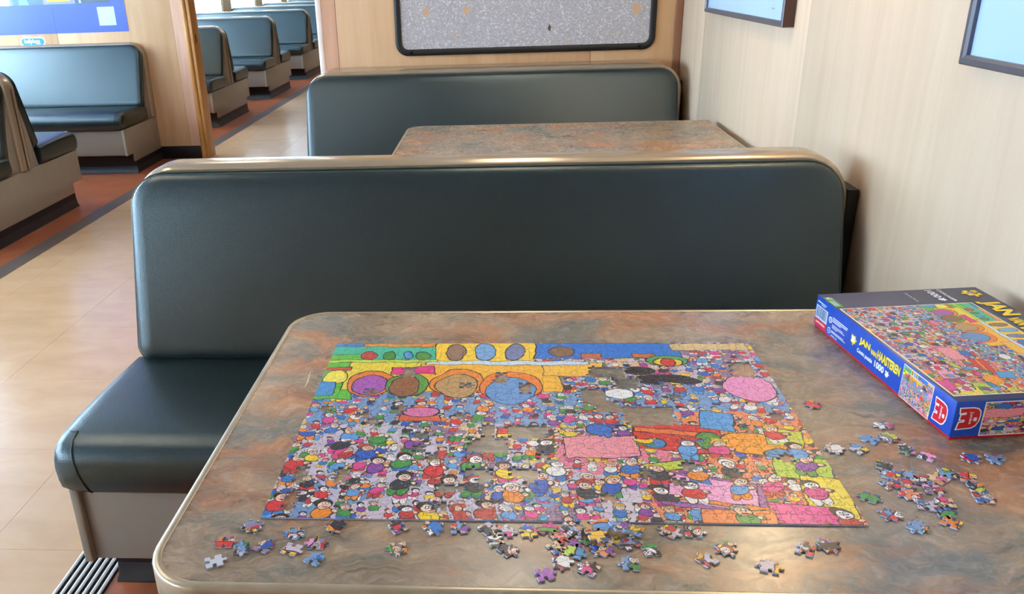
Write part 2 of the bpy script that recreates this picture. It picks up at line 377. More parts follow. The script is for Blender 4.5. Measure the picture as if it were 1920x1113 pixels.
    # blocks of colour in the square
    for a in (
        ('e', 0.94, 0.67, 0.055, 0.09, S(240, 150, 196), 0), ('e', 0.78, 0.73, 0.07, 0.028, S(34, 30, 34), -8), ('e', 0.72, 0.79, 0.035, 0.03, S(34, 30, 34), 0), ('r', 0.70, 0.72, 0.05, 0.014, S(34, 30, 34), -12),
        ('e', 0.66, 0.63, 0.03, 0.035, S(238, 236, 232), 0), ('e', 0.79, 0.86, 0.05, 0.04, S(80, 170, 90), 0), ('e', 0.79, 0.85, 0.035, 0.03, S(246, 200, 50), 0), ('e', 0.79, 0.85, 0.018, 0.03, S(222, 50, 44), 0),
        ('r', 0.745, 0.38, 0.085, 0.075, S(222, 52, 44), -8), ('r', 0.745, 0.405, 0.08, 0.012, S(238, 120, 60), -8), ('e', 0.805, 0.36, 0.026, 0.05, S(86, 150, 66), 0),
        ('r', 0.835, 0.47, 0.035, 0.05, S(84, 160, 220), -10), ('e', 0.885, 0.35, 0.065, 0.06, S(246, 156, 36), -12), ('r', 0.95, 0.38, 0.035, 0.05, S(206, 210, 70), -14),
        ('r', 0.60, 0.33, 0.07, 0.055, S(240, 150, 160), 4), ('e', 0.60, 0.42, 0.03, 0.035, S(48, 110, 200), 0), ('r', 0.45, 0.40, 0.05, 0.022, S(230, 60, 60), -6), ('r', 0.45, 0.375, 0.05, 0.012, S(246, 206, 60), -6),
        ('r', 0.70, 0.235, 0.06, 0.022, S(196, 206, 64), 16), ('r', 0.775, 0.115, 0.085, 0.075, S(170, 90, 170), -14), ('r', 0.775, 0.12, 0.075, 0.062, S(244, 164, 206), -14), ('r', 0.775, 0.075, 0.09, 0.010, S(238, 140, 50), -14),
        ('r', 0.95, 0.23, 0.05, 0.055, S(186, 210, 70), -10), ('r', 0.965, 0.11, 0.04, 0.085, S(246, 220, 74), -12), ('r', 0.91, 0.035, 0.06, 0.04, S(232, 76, 150), -8), ('r', 0.80, 0.02, 0.06, 0.03, S(244, 140, 80), 0),
        ('e', 0.70, 0.35, 0.025, 0.03, S(70, 140, 200), 0), ('e', 0.92, 0.30, 0.03, 0.022, S(60, 140, 190), 0), ('r', 0.24, 0.48, 0.045, 0.02, S(220, 100, 60), 0), ('e', 0.24, 0.515, 0.045, 0.03, S(222, 120, 170), 0)):
        col = shp(col, a[0], a[1], a[2], a[3], a[4], a[5], a[6])
    # larger people in front
    big = figures(col, 11.0, 0.60, (0.07, 0.44, 0))
    front = m.math('LESS_THAN', m.math('ADD', Vv, m.math('MULTIPLY', m.noise(p, 6, 1), 0.2)), 0.50)
    col = m.mix(front, col, big)
    # fine drawn lines
    vd = m.n('ShaderNodeTexVoronoi', voronoi_dimensions='2D', feature='DISTANCE_TO_EDGE'); m.l(m.vmath('ADD', pw, m.vmath('SCALE', wob, scale=1.2)), vd.inputs['Vector']); vd.inputs['Scale'].default_value = 30
    col = m.mix(m.math('MULTIPLY', m.math('LESS_THAN', vd.outputs['Distance'], 0.022), 0.55), col, INK)
    spk = m.noise(p, 120, 2); col = m.mix(m.ramp(spk, [(0.66, (0, 0, 0, 1)), (0.72, (0.5, 0.5, 0.5, 1))]), col, S(246, 240, 230))
    m.col(col); return m.m
M['picture'] = _picture()

# ------------------------------------------------------------------ text
def text_verts(s, size, bold=0.0):
    cu = bpy.data.curves.new('t', 'FONT'); cu.body = s; cu.size = size; cu.offset = bold * size; cu.resolution_u = 3; cu.align_x = 'LEFT'
    o = bpy.data.objects.new('t', cu); COL.objects.link(o); dg = bpy.context.evaluated_depsgraph_get(); dg.update()
    me = bpy.data.meshes.new_from_object(o.evaluated_get(dg)); V = [tuple(v.co) for v in me.vertices]; F = [tuple(p.vertices) for p in me.polygons]
    bpy.data.objects.remove(o); bpy.data.curves.remove(cu); bpy.data.meshes.remove(me); return V, F

def lettering(name, s, org, ex, ey, mat, parent, width=None, height=None, bold=0.0, label=None):
    """text laid on a surface: org = lower start, ex = reading direction, ey = up"""
    V, F = text_verts(s, 1.0, bold)
    xs = [v[0] for v in V]; ys = [v[1] for v in V]; x0, x1, y0, y1 = min(xs), max(xs), min(ys), max(ys)
    kx = (width / (x1 - x0)) if width else None; ky = (height / (y1 - y0)) if height else None
    kx = kx or ky; ky = ky or kx
    org, ex, ey = Vector(org), Vector(ex), Vector(ey); nz = ex.cross(ey)
    P = [org + ex * ((v[0] - x0) * kx) + ey * ((v[1] - y0) * ky) + nz * 0.00025 for v in V]
    o = link(name, mesh(name, P, F, mat, recalc=False), parent)
    if label: o['label'] = label
    return o

def sheet(name, org, ex, ey, pts, mat, parent, lift=0.0002, uv=None, label=None):
    """thin printed sheet: polygon pts (a,b) in the plane org,ex,ey, given a little thickness"""
    org, ex, ey = Vector(org), Vector(ex), Vector(ey); nz = ex.cross(ey); n = len(pts)
    V = [org + ex * a + ey * b for a, b in pts] + [org + ex * a + ey * b + nz * lift for a, b in pts]
    F = [tuple(range(n, 2 * n))] + [(i, (i + 1) % n, n + (i + 1) % n, n + i) for i in range(n)]
    me = mesh(name, V, F, mat, recalc=False)
    if uv:
        la = me.uv_layers.new(name='print')
        for lp in me.loops:
            a, b = pts[lp.vertex_index % n]; la.data[lp.index].uv = uv(a, b)
    o = link(name, me, parent)
    if label: o['label'] = label
    return o

# ------------------------------------------------------------------ setting
def struct(name, mb, mat, parent=None, **k):
    o = mb.build(name, mat, parent, **k)
    if not parent: o['kind'] = 'structure'
    return o

floor = struct('floor', MB().box(XL - 0.2, W + 0.2, YBACK - 0.1, YEND + 0.1, -0.12, -0.003), M['void'])
struct('linoleum', MB().box(XL, -2.655, YBACK, YEND, -0.004, 0.0), M['lino'], floor)['label'] = 'red brown linoleum under the window benches'
struct('linoleum', MB().box(-1.005, W, YBACK, YEND, -0.004, 0.0), M['lino'], floor)['label'] = 'red brown linoleum under the tables'
struct('stripe', MB().box(-2.655, -2.55, YBACK, YEND, -0.004, 0.0005), M['stripe'], floor)['label'] = 'dark grey stripe along the aisle'
TS = 0.4875
def tile_mesh(x0, x1):
    g = 0.0005
    return mesh('floor_tile', *(lambda b: (b.V, b.F))(MB().box(x0 + g, x1 - g, g, TS - g, -0.004, 0.0)), M['tile'])
xs = [-2.549, -2.376, -1.884, -1.392, -1.13]
for i in range(4):
    me = tile_mesh(0, xs[i + 1] - xs[i])
    y = 0.885 - TS * 8
    while y < YEND - TS:
        link('floor_tile', me, floor, (xs[i], y, 0)); y += TS
# floor grate beside the tables
gr = empty('floor_grate', (-1.0675, 0, 0)); tag(gr, 'ribbed steel floor grate strip running under the bench end', 'grate')
MB().box(-0.0620, 0.0620, YBACK, YB + 0.1, -0.004, 0.0008).build('tray', M['groove'], gr)
bar = MB().box(-0.0048, 0.0048, YBACK, YB + 0.1, 0.0, 0.006).build('slat', M['steel'], gr, bevel=0.001)
for k in range(7):
    o = bar if k == 0 else link('slat', bar.data, gr)
    o.location = (-0.054 + 0.018 * k, 0, 0)

struct('ceiling', MB().box(XL - 0.2, W + 0.2, YBACK - 0.1, YEND + 0.1, CEIL, CEIL + 0.1), M['ceiling'])
struct('wall_rear', MB().box(XL - 0.2, W + 0.2, YBACK - 0.1, YBACK, 0, CEIL), M['wall_maple'])
struct('wall_end', MB().box(XL - 0.2, W + 0.2, YEND, YEND + 0.1, 0, CEIL), M['wall_maple'])

def panelled(name, axis, pos, sgn, edges, z0, z1, mat, thick=0.12, lo=None, hi=None):
    """wall with a dark core and separate laminate panels standing off its face"""
    b = MB(); lo = edges[0] if lo is None else lo; hi = edges[-1] if hi is None else hi; f = pos - sgn * 0.004; bk = pos - sgn * thick
    a0, a1 = min(f, bk), max(f, bk)
    (b.box(a0, a1, lo, hi, z0, z1) if axis == 'x' else b.box(lo, hi, a0, a1, z0, z1))
    w = struct(name, b, M['void'])
    for e0, e1 in zip(edges[:-1], edges[1:]):
        q = MB(); s0, s1 = min(f, pos), max(f, pos)
        (q.box(s0, s1, e0 + 0.001, e1 - 0.001, z0, z1) if axis == 'x' else q.box(e0 + 0.001, e1 - 0.001, s0, s1, z0, z1))
        q.build('panel', mat, w, bevel=0.0008)
    return w
panelled('wall_right', 'x', W, -1, [YBACK, -2.15, -0.85, 0.45, 1.748, 3.035, YB], 0, CEIL, M['wall_cream'], lo=YBACK, hi=YEND)
wb = panelled('wall_back', 'y', YB, -1, [-0.868, 0.363, W], 0, CEIL, M['wall_maple'], lo=-0.94)
MB().box(-0.937, -0.869, YB, YB + 0.004, 0, CEIL).build('edge_panel', M['wall_pink'], wb)
MB().box(-0.965, -0.937, YB - 0.004, YB + 0.124, 0, CEIL).build('edge_trim', M['trim_white'], wb, bevel=0.006)
MB().box(-0.937, W, YB + 0.12, YB + 0.125, 0, CEIL).build('panel', M['wall_maple'], wb)
struct('trim_1', MB().box(W - 0.036, W - 0.001, YB - 0.012, YB - 0.0005, 0, CEIL), M['trim_brown'], bevel=0.003)
wd = panelled('wall_front', 'y', YD, -1, [XL, -3.515, -2.585, -2.50], 0, CEIL, M['wall_maple'], hi=-2.46)
MB().box(-2.584, -2.501, YD - 0.0015, YD - 0.0002, 0.1, CEIL).build('edge_panel', M['wall_pink'], wd)
MB().box(XL, -2.46, YD + 0.12, YD + 0.125, 0, CEIL).build('panel', M['wall_maple'], wd)
struct('baseboard_front', MB().box(-2.83, -2.50, YD - 0.012, YD - 0.0005, 0, 0.10), M['black'], bevel=0.002)
dj = struct('trim_2', MB().box(-2.459, -2.435, YD - 0.012, YD + 0.135, 0, CEIL), M['jamb_wood'], bevel=0.003)
MB().loft([[(-2.502 + a, YD - 0.0004 - b, z) for a, b in ((0, 0), (0.004, 0.014), (0.014, 0.022), (0.028, 0.022), (0.039, 0.014), (0.042, 0.0))] for z in (0, CEIL)]).build('casing', M['jamb_wood'], dj, smooth=60)
MB().box(-2.4352, -2.4335, YD + 0.03, YD + 0.055, 0.88, 0.945).build('strike_plate', M['frame_brown'], dj, bevel=0.0005)
def glass_mat():
    m = bpy.data.materials.new('window_glass'); m.use_nodes = True; t = m.node_tree; t.nodes.clear()
    o = t.nodes.new('ShaderNodeOutputMaterial'); mx = t.nodes.new('ShaderNodeMixShader'); tr = t.nodes.new('ShaderNodeBsdfTransparent'); gl = t.nodes.new('ShaderNodeBsdfGlossy'); gl.inputs['Roughness'].default_value = 0.02
    tr.inputs[0].default_value = (0.94, 0.97, 1.0, 1); lw = t.nodes.new('ShaderNodeLayerWeight'); fr = t.nodes.new('ShaderNodeMath'); fr.operation = 'POWER'; fr.inputs[1].default_value = 5.0
    fs = t.nodes.new('ShaderNodeMath'); fs.operation = 'MULTIPLY_ADD'; fs.inputs[1].default_value = 0.5; fs.inputs[2].default_value = 0.03
    t.links.new(lw.outputs['Facing'], fr.inputs[0]); t.links.new(fr.outputs[0], fs.inputs[0]); t.links.new(fs.outputs[0], mx.inputs[0]); t.links.new(tr.outputs[0], mx.inputs[1]); t.links.new(gl.outputs[0], mx.inputs[2]); t.links.new(mx.outputs[0], o.inputs[0]); return m
M['glass'] = glass_mat()
M['win_frame'] = flat('pale_window_frame', S(196, 214, 224), 0.35, 0.5)
ZS, ZT = 0.83, 2.14
wl = struct('wall_left', MB().box(XL - 0.12, XL, YBACK, YEND, 0, ZS).box(XL - 0.12, XL, YBACK, YEND, ZT, CEIL), M['wall_maple'])
cents = [12.75 + 1.97 * k for k in range(-8, 4) if 12.75 + 1.97 * k + 0.75 < YEND]
prev = YBACK
for c in cents + [None]:
    nxt = (c - 0.76) if c is not None else YEND
    if nxt > prev + 0.02: MB().box(XL - 0.12, XL + 0.006, prev, nxt, ZS, ZT).build('post', M['wall_maple'], wl)
    if c is not None: prev = c + 0.76
for i, c in enumerate(cents):
    b = MB(); t = 0.035
    b.box(XL - 0.09, XL - 0.01, c - 0.76, c + 0.76, ZS, ZS + t).box(XL - 0.09, XL - 0.01, c - 0.76, c + 0.76, ZT - t, ZT).box(XL - 0.09, XL - 0.01, c - 0.76, c - 0.76 + t, ZS + t, ZT - t).box(XL - 0.09, XL - 0.01, c + 0.76 - t, c + 0.76, ZS + t, ZT - t)
    w = struct('window_%d' % (i + 1), b, M['win_frame'])
    MB().box(XL - 0.052, XL - 0.048, c - 0.76 + t, c + 0.76 - t, ZS + t, ZT - t).build('pane', M['glass'], w)
    MB().box(XL - 0.012, XL + 0.03, c - 0.78, c + 0.78, ZS - 0.022, ZS).build('window_sill', M['win_frame'], w, bevel=0.003)

# ceiling lights (warm tubes behind diffusers, recessed spots near the wall)
M['lamp'] = emit('warm_diffuser', (1.0, 0.86, 0.68, 1), 9.0)
M['spot'] = emit('warm_lamp_shade', (1.0, 0.72, 0.42, 1), 80.0)
M['lamp_frame'] = flat('lamp_frame_white', S(230, 230, 226), 0.4)
def ceiling_light(x, y, lab):
    t = empty('ceiling_light', (x, y, CEIL)); tag(t, lab, 'light', 'ceiling light panels')
    MB().box(-0.15, 0.15, -0.61, -0.59, -0.05, -0.0005).box(-0.15, 0.15, 0.59, 0.61, -0.05, -0.0005).box(-0.15, -0.135, -0.59, 0.59, -0.05, -0.0005).box(0.135, 0.15, -0.59, 0.59, -0.05, -0.0005).build('frame', M['lamp_frame'], t)
    MB().box(-0.134, 0.134, -0.589, 0.589, -0.045, -0.035).build('diffuser', M['lamp'], t)
for q, y in enumerate((1.0, 4.2, 7.0, 9.8, 12.6, 15.4)): ceiling_light(-1.75, y, '%s long warm ceiling panel above the aisle, counted from the puzzle table' % ('first', 'second', 'third', 'fourth', 'fifth', 'sixth')[q])
ceiling_light(0.0, 1.9, 'long warm ceiling light panel above the bench between the tables')
sp = empty('wall_lamp', (W - 0.0005, 1.37, 1.80)); tag(sp, 'small warm box lamp on the cream wall between the two framed prints', 'lamp')
MB().box(-0.018, 0.0, -0.08, 0.08, -0.02, 0.14).build('backplate', M['lamp_frame'], sp, bevel=0.003)
MB().box(-0.085, -0.0185, -0.065, 0.065, 0.0, 0.12).build('shade', M['spot'], sp, bevel=0.008)

# ------------------------------------------------------------------ benches
def bench_parts(root, L, sides, d=1, HD=0.615, yb=None, filler=0.0, fine=True):
    """bench running from its aisle end (x=0) along d*x; sides: -1 faces -y, +1 faces +y; yb: flat back for a bench on a wall"""
    X = lambda t: d * t
    single = yb is not None
    y0 = -HD if -1 in sides else (yb if single else 0); y1 = HD if 1 in sides else yb
    def bx(b, t0, t1, a0, a1, z0, z1): return b.box(min(X(t0), X(t1)), max(X(t0), X(t1)), a0, a1, z0, z1)
    # body with set-back plinth
    b = MB(); bx(b, 0.021, L, y0 + 0.012, y1 - (0.012 if not single else 0), 0.152, 0.338); b.build('base', M['beige'], root, bevel=0.003)
    # end panel with toe notch at each open side
    yy0, yy1 = y0, y1; n0 = 0.125 if -1 in sides else 0; n1 = 0.125 if 1 in sides else 0
    prof = [(yy0, 0.150), (yy0, 0.342), (yy1, 0.342), (yy1, 0.150)] if n1 else [(yy0, 0.150), (yy0, 0.342), (yy1, 0.342), (yy1, 0.088)]
    if n1: prof += [(yy1 - n1, 0.150), (yy1 - n1, 0.088)]
    if n0: prof += [(yy0 + n0, 0.088), (yy0 + n0, 0.150)]
    b = MB(); b.loft([[(X(t), y, z) for y, z in prof] for t in (0.0, 0.02)]); b.build('end_panel', M['beige_edge'], root, bevel=0.004)
    b = MB(); py0 = y0 + n0 + 0.003; py1 = y1 - n1 - (0.003 if n1 else 0)
    bx(b, 0.021, L, py0, py1, 0.006, 0.1515); bx(b, 0.001, 0.0208, py0, py1, 0.006, 0.0872); b.build('plinth', M['black'], root)
    b = MB()   # flared cove at the floor
    ring = lambda e, z: [(X(0.0 - e * 0.4), py0 - e, z), (X(L), py0 - e, z), (X(L), py1 + (e if n1 else 0), z), (X(0.0 - e * 0.4), py1 + (e if n1 else 0), z)]
    b.loft([ring(0.014, 0.0), ring(0.013, 0.005), ring(0.005, 0.018), ring(0.001, 0.05)]); b.build('cove_base', M['plinth'], root, smooth=40)
    # core
    hw = lambda z: 0.155 + (0.045 - 0.155) * (z - 0.34) / 0.55
    R = 0.10; ZTOP = 0.888
    out = [(0.012, 0.343)] + [(0.012 + R - R * math.cos(a), ZTOP - R + R * math.sin(a)) for a in [math.radians(k * 11.25) for k in range(9)]] + [(L - R + R * math.sin(a), ZTOP - R + R * math.cos(a)) for a in [math.radians(k * 11.25) for k in range(9)]] + [(L, 0.343)]
    V = [(X(t), -hw(z) if -1 in sides else yb, z) for t, z in out] + [(X(t), hw(z) if 1 in sides else yb, z) for t, z in out]
    n = len(out); F = [tuple(range(n)), tuple(range(n, 2 * n))] + [(i, (i + 1) % n, n + (i + 1) % n, n + i) for i in range(n)]
    MB().add(V, F).build('core', M['beige'], root, smooth=30)
    # cap rail over the top and down the aisle end
    path = [(0.012, 0.345), (0.012, 0.60)] + [(0.012 + R - R * math.cos(a), ZTOP - R + R * math.sin(a)) for a in [math.radians(k * 7.5) for k in range(13)]] + [(0.5 * L, ZTOP)] + [(L - R + R * math.sin(a), ZTOP - R + R * math.cos(a)) for a in [math.radians(k * 7.5) for k in range(13)]] + [(L, 0.60)]
    cw0 = -0.052 if -1 in sides else yb; cw1 = 0.052 if 1 in sides else yb
    sec = [(cw0, 0.0005), (cw0, 0.010), (cw0 + 0.006, 0.016), (cw0 + 0.025, 0.0205), (cw1 - 0.025, 0.0205), (cw1 - 0.006, 0.016), (cw1, 0.010), (cw1, 0.0005)]
    rings = []
    for i, (t, z) in enumerate(path):
        a = path[max(0, i - 1)]; c = path[min(len(path) - 1, i + 1)]; tx, tz = c[0] - a[0], c[1] - a[1]; l = math.hypot(tx, tz); nx, nz = -tz / l, tx / l
        rings.append([(X(t + nx * h), y, z + nz * h) for y, h in sec])
    MB().loft(rings).build('cap_rail', M['cap'], root, smooth=45)
    if not single:   # groove line down the core end
        b = MB(); bx(b, -0.0125, -0.0085, -0.004, 0.004, 0.345, 0.80); b.build('groove_strip', M['frame_brown'], root)
    # cushions
    for s in sides:
        prof = [(HD - 0.05, 0.3425), (HD + 0.012, 0.3435), (HD + 0.020, 0.352), (HD + 0.027, 0.375), (HD + 0.030, 0.400), (HD + 0.026, 0.425), (HD + 0.016, 0.445), (HD - 0.002, 0.4585), (HD - 0.03, 0.4655), (HD - 0.09, 0.468), (HD - 0.2, 0.466), (HD - 0.33, 0.461), (HD - 0.43, 0.455), (0.172, 0.448), (0.166, 0.36), (0.175, 0.3428)]
        cy, cz = HD - 0.2, 0.402
        def ring(t, e, k=1.0):
            r = []
            for y, z in prof:
                dy, dz = y - cy, z - cz
                r.append((X(t), s * (cy + dy * (1 - e * 0.16 * (1 if dy > 0 else 0.02))), cz + dz * (1 - e * 0.5)))
            return r
        b = MB()
        if fine: steps = [(-0.012, 1.0), (-0.010, 0.55), (0.0, 0.18), (0.018, 0.05), (0.04, 0.0), (0.10, -0.015), (0.3, -0.03), (0.6 * L, -0.03), (L - 0.1, -0.015), (L - 0.03, 0.02), (L - 0.008, 0.2), (L - 0.002, 0.7)]
        else: steps = [(-0.010, 0.7), (0.0, 0.18), (0.03, 0.0), (L - 0.03, 0.0), (L - 0.004, 0.4)]
        b.loft([ring(t, e) for t, e in steps]); cu = b.build('seat_cushion', M['vinyl'], root, smooth=50)
        if fine:
            pts = []
            for k, (y, z) in enumerate(prof[1:14]):
                t = 0.034 + 0.028 * (1 - (z - 0.34) / 0.128) if k < 8 else 0.034
                if k >= 8: break
                dy, dz = y - cy, z - cz; ll = math.hypot(dy, dz); pts.append((X(t), s * (y + dy / ll * 0.0008), z + dz / ll * 0.0008))
            rx = [(X(0.034 - 0.034 * q), s * (HD - 0.02 - 0.03 * q), 0.4665 - 0.012 * q * q) for q in (0.5, 1.0)]
            MB().tube(pts + rx, 0.0023).build('piping', M['piping'], cu, smooth=60)
        # back cushion on the raked face
        fb = Vector((0, s * 0.215, 0.452)); ft = Vector((0, s * 0.078, 0.897)); up = (ft - fb); H = up.length; up.normalize(); nrm = Vector((0, s * up.z, abs(up.y)))
        o = rrect(0.006, L - 0.008, 0.0, H, (0.042, 0.042, 0.085, 0.085), 7 if fine else 4)
        depth = 0.066
        lay = [(0.004, -depth), (0.0, -depth + 0.006), (0.0, -0.020), (0.003, -0.010), (0.009, -0.0035), (0.020, -0.0005), (0.038, 0.0018)]
        if not fine: lay = [(0.0, -depth), (0.0, -0.018), (0.008, -0.004), (0.03, 0.001)]
        rings = []
        for e, h in lay:
            q = inset(o, e); rings.append([(X(a), 0, 0) and tuple(Vector((X(a), 0, 0)) + fb + up * c + nrm * h) for a, c in q])
        bc = MB().loft(rings).build('back_cushion', M['vinyl'], root, smooth=45)
        if fine:
            q = [tuple(Vector((X(a), 0, 0)) + fb + up * c + nrm * (-0.0185)) for a, c in inset(o, -0.0006)]
            MB().tube(q, 0.0021, 6, True).build('piping', M['piping'], bc, smooth=60)
            # thread stitches along the seam
            q2 = inset(o, 0.0052); st = MB(); acc = 0.0
            for i in range(len(q2)):
                a = Vector(q2[i]); c = Vector(q2[(i + 1) % len(q2)]); l = (c - a).length
                if l < 1e-6 or (a.y < 0.01 and c.y < 0.01): continue
                k = max(1, int(l / 0.006))
                for j in range(k):
                    u0 = a.lerp(c, (j + 0.15) / k); u1 = a.lerp(c, (j + 0.75) / k)
                    def pt(w, h): return Vector((X(w.x), 0, 0)) + fb + up * w.y + nrm * h
                    tdir = (u1 - u0).normalized(); sd = Vector((-tdir.y, tdir.x)) * 0.0007
                    V4 = [pt(u0 - sd, -0.0066), pt(u1 - sd, -0.0066), pt(u1 + sd, -0.0052), pt(u0 + sd, -0.0052)]
                    st.add(V4, [(0, 1, 2, 3)])
            so = st.build('stitching', M['stitch'], bc); so['kind'] = 'stuff'
    if filler > 0:
        b = MB(); fy0, fy1 = (-0.035, 0.06) if not single else (0.09, yb)
        bx(b, L + 0.022, L + filler, fy0, fy1, 0.0, 0.815); b.build('wall_filler', M['black'], root)

def bench(name, loc, label, group=None, **k):
    r = empty(name, loc); tag(r, label, 'bench', group); bench_parts(r, **k); return r

bench('booth_bench', (-0.985, 1.27, 0), 'dark green vinyl double bench at the puzzle table, capped with a shiny champagne rail', 'booth benches', L=1.725, sides=(-1, 1), filler=W - 0.74 - 0.003)
bench('booth_bench', (-0.985, 3.29, 0), 'dark green vinyl bench against the wall under the flecked grey board', 'booth benches', L=1.725, sides=(-1,), yb=YB - 3.29 - 0.016, filler=W - 0.74 - 0.003)
A = bench('booth_bench', (-2.83, 3.89, 0), 'double bench across the aisle, standing before the bench with the blue poster above', 'booth benches', L=1.73, sides=(-1, 1), d=-1)
bench('booth_bench', (-2.83, 5.856, 0), 'single green bench with its back to the wall under the blue poster', 'booth benches', L=1.73, sides=(-1,), d=-1, yb=0.018)
ords = ['first', 'second', 'third', 'fourth', 'fifth', 'sixth']
for k in range(6):
    c = copy_tree(A); c.location = (-2.83, 7.88 + 1.97 * k, 0)
    c['label'] = '%s green double bench beyond the doorway, counted from the wooden jamb, beside the windows' % ords[k]

# ------------------------------------------------------------------ tables
def make_table(loc, label):
    t = empty('dining_table', loc); tag(t, label, 'table', 'laminate booth tables')
    o = rrect(-0.601, 0.601, -0.381, 0.381, (0.07, 0.012, 0.012, 0.07), 8)
    i1 = inset(o, 0.0105)
    MB().loft([[(x, y, z) for x, y in i1] for z in (-0.028, -0.0003)]).build('tabletop', M['slate'], t)
    V = MB(); sec = [(0.0104, -0.030), (0.0104, 0.0002), (0.0085, 0.0010), (0.0030, 0.0006), (0.0006, -0.0012), (0.0, -0.004), (0.0, -0.034), (0.003, -0.037), (0.0104, -0.037)]
    rings = [[(x, y, z) for x, y in inset(o, d)] for d, z in sec]; rings.append(rings[0])
    V.loft(rings, True, False, False).build('rim', M['rim'], t, smooth=50)
    MB().loft([[(x, y, z) for x, y in inset(o, 0.03)] for z in (-0.05, -0.0285)]).build('underboard', M['black'], t)
    c = lambda r, z, n=18: [(0.12 + r * math.cos(k * 2 * math.pi / n), r * math.sin(k * 2 * math.pi / n), z) for k in range(n)]
    MB().loft([c(0.13, -0.058), c(0.13, -0.0505)]).build('mounting_plate', M['black'], t, smooth=40)
    MB().loft([c(0.042, -0.735), c(0.042, -0.0585)]).build('column', M['steel'], t, smooth=40)
    MB().loft([c(0.25, -0.7495), c(0.25, -0.742), c(0.06, -0.7355)]).build('base_plate', M['black'], t, smooth=30)
    return t
TCX, TCY = 0.156, 0.261
t1 = make_table((TCX, TCY, TZ), 'slate patterned laminate table with metal rim carrying the jigsaw puzzle')
make_table((TCX, TCY + 2.02, TZ), 'empty slate patterned laminate table beneath the flecked grey board')

# ------------------------------------------------------------------ jigsaw
M['scratch'] = flat('pale_scratch', S(226, 206, 172), 0.6, 0.3)
sheet('scratch', (-TCX, -TCY, -0.0003), (1, 0, 0), (0, 1, 0), [(-0.3625, 0.334), (-0.3610, 0.334), (-0.3600, 0.352), (-0.3640, 0.389), (-0.3655, 0.389), (-0.3625, 0.352)], M['scratch'], t1, 0.0002)
rng = random.Random(11)
NX, NY = 38, 27; PW, PH = 0.68, 0.49
gx = [[(i / NX) * PW + (rng.uniform(-1, 1) * 0.0007 if 0 < i < NX else 0) for j in range(NY + 1)] for i in range(NX + 1)]
gy = [[(j / NY) * PH + (rng.uniform(-1, 1) * 0.0007 if 0 < j < NY else 0) for j in range(NY + 1)] for i in range(NX + 1)]
PROF = [(0.355, -0.012), (0.41, 0.045), (0.365, 0.125), (0.43, 0.215), (0.57, 0.215), (0.635, 0.125), (0.59, 0.045), (0.645, -0.012)]
def edge(p0, p1, straight, sg, dx, kk):
    if straight: return [p0]
    vx, vy = p1[0] - p0[0], p1[1] - p0[1]
    return [p0] + [(p0[0] + vx * (t + dx) - vy * h * sg * kk, p0[1] + vy * (t + dx) + vx * h * sg * kk) for t, h in PROF]
hs = {(i, j): (rng.choice((-1, 1)), rng.uniform(-0.06, 0.06), rng.uniform(1.15, 1.4)) for i in range(NX) for j in range(NY + 1)}
vs = {(i, j): (rng.choice((-1, 1)), rng.uniform(-0.06, 0.06), rng.uniform(1.15, 1.4)) for i in range(NX + 1) for j in range(NY)}
def piece_outline(i, j):
    g = lambda a, b: (gx[a][b], gy[a][b])
    h0 = hs[(i, j)]; h1 = hs[(i, j + 1)]; v0 = vs[(i, j)]; v1 = vs[(i + 1, j)]
    e = edge(g(i, j), g(i + 1, j), j == 0, *h0)
    e += edge(g(i + 1, j), g(i + 1, j + 1), i + 1 == NX, *v1)
    top = edge(g(i, j + 1), g(i + 1, j + 1), j + 1 == NY, *h1); e += [g(i + 1, j + 1)] + top[:0:-1]
    lef = edge(g(i, j), g(i, j + 1), i == 0, *v0); e += [g(i, j + 1)] + lef[:0:-1]
    return e
def piece_geo(i, j, th=0.0021):
    o = piece_outline(i, j); a = inset(o, 0.00010); b = inset(o, 0.00042); n = len(o)
    V = [(x, y, 0.0) for x, y in a] + [(x, y, th - 0.00028) for x, y in a] + [(x, y, th) for x, y in b]
    F = [tuple(range(2 * n, 3 * n))]; mi = [0]
    for k in range(n):
        l = (k + 1) % n
        F.append((k, l, n + l, n + k)); mi.append(1); F.append((n + k, n + l, 2 * n + l, 2 * n + k)); mi.append(0)
    uvs = [(x / PW, y / PH) for x, y in o] * 3
    return V, F, mi, uvs
def piece_mesh(name, geos, center=None, back=False):
    V, F, mi, uv = [], [], [], []
    for v, f, m_, u in geos:
        n = len(V); V += v; F += [tuple(k + n for k in q) for q in f]; mi += m_; uv += u
    if center: V = [(x - center[0], y - center[1], z) for x, y, z in V]
    me = bpy.data.meshes.new(name); me.from_pydata(V, [], F)
    me.materials.append(M['card_back'] if back else M['picture']); me.materials.append(M['card'])
    me.polygons.foreach_set('material_index', mi)
    la = me.uv_layers.new(name='print'); buf = np.array(uv, dtype=np.float32)
    idx = np.zeros(len(me.loops), dtype=np.int32); me.loops.foreach_get('vertex_index', idx); la.data.foreach_set('uv', buf[idx].ravel())
    me.update(); return me

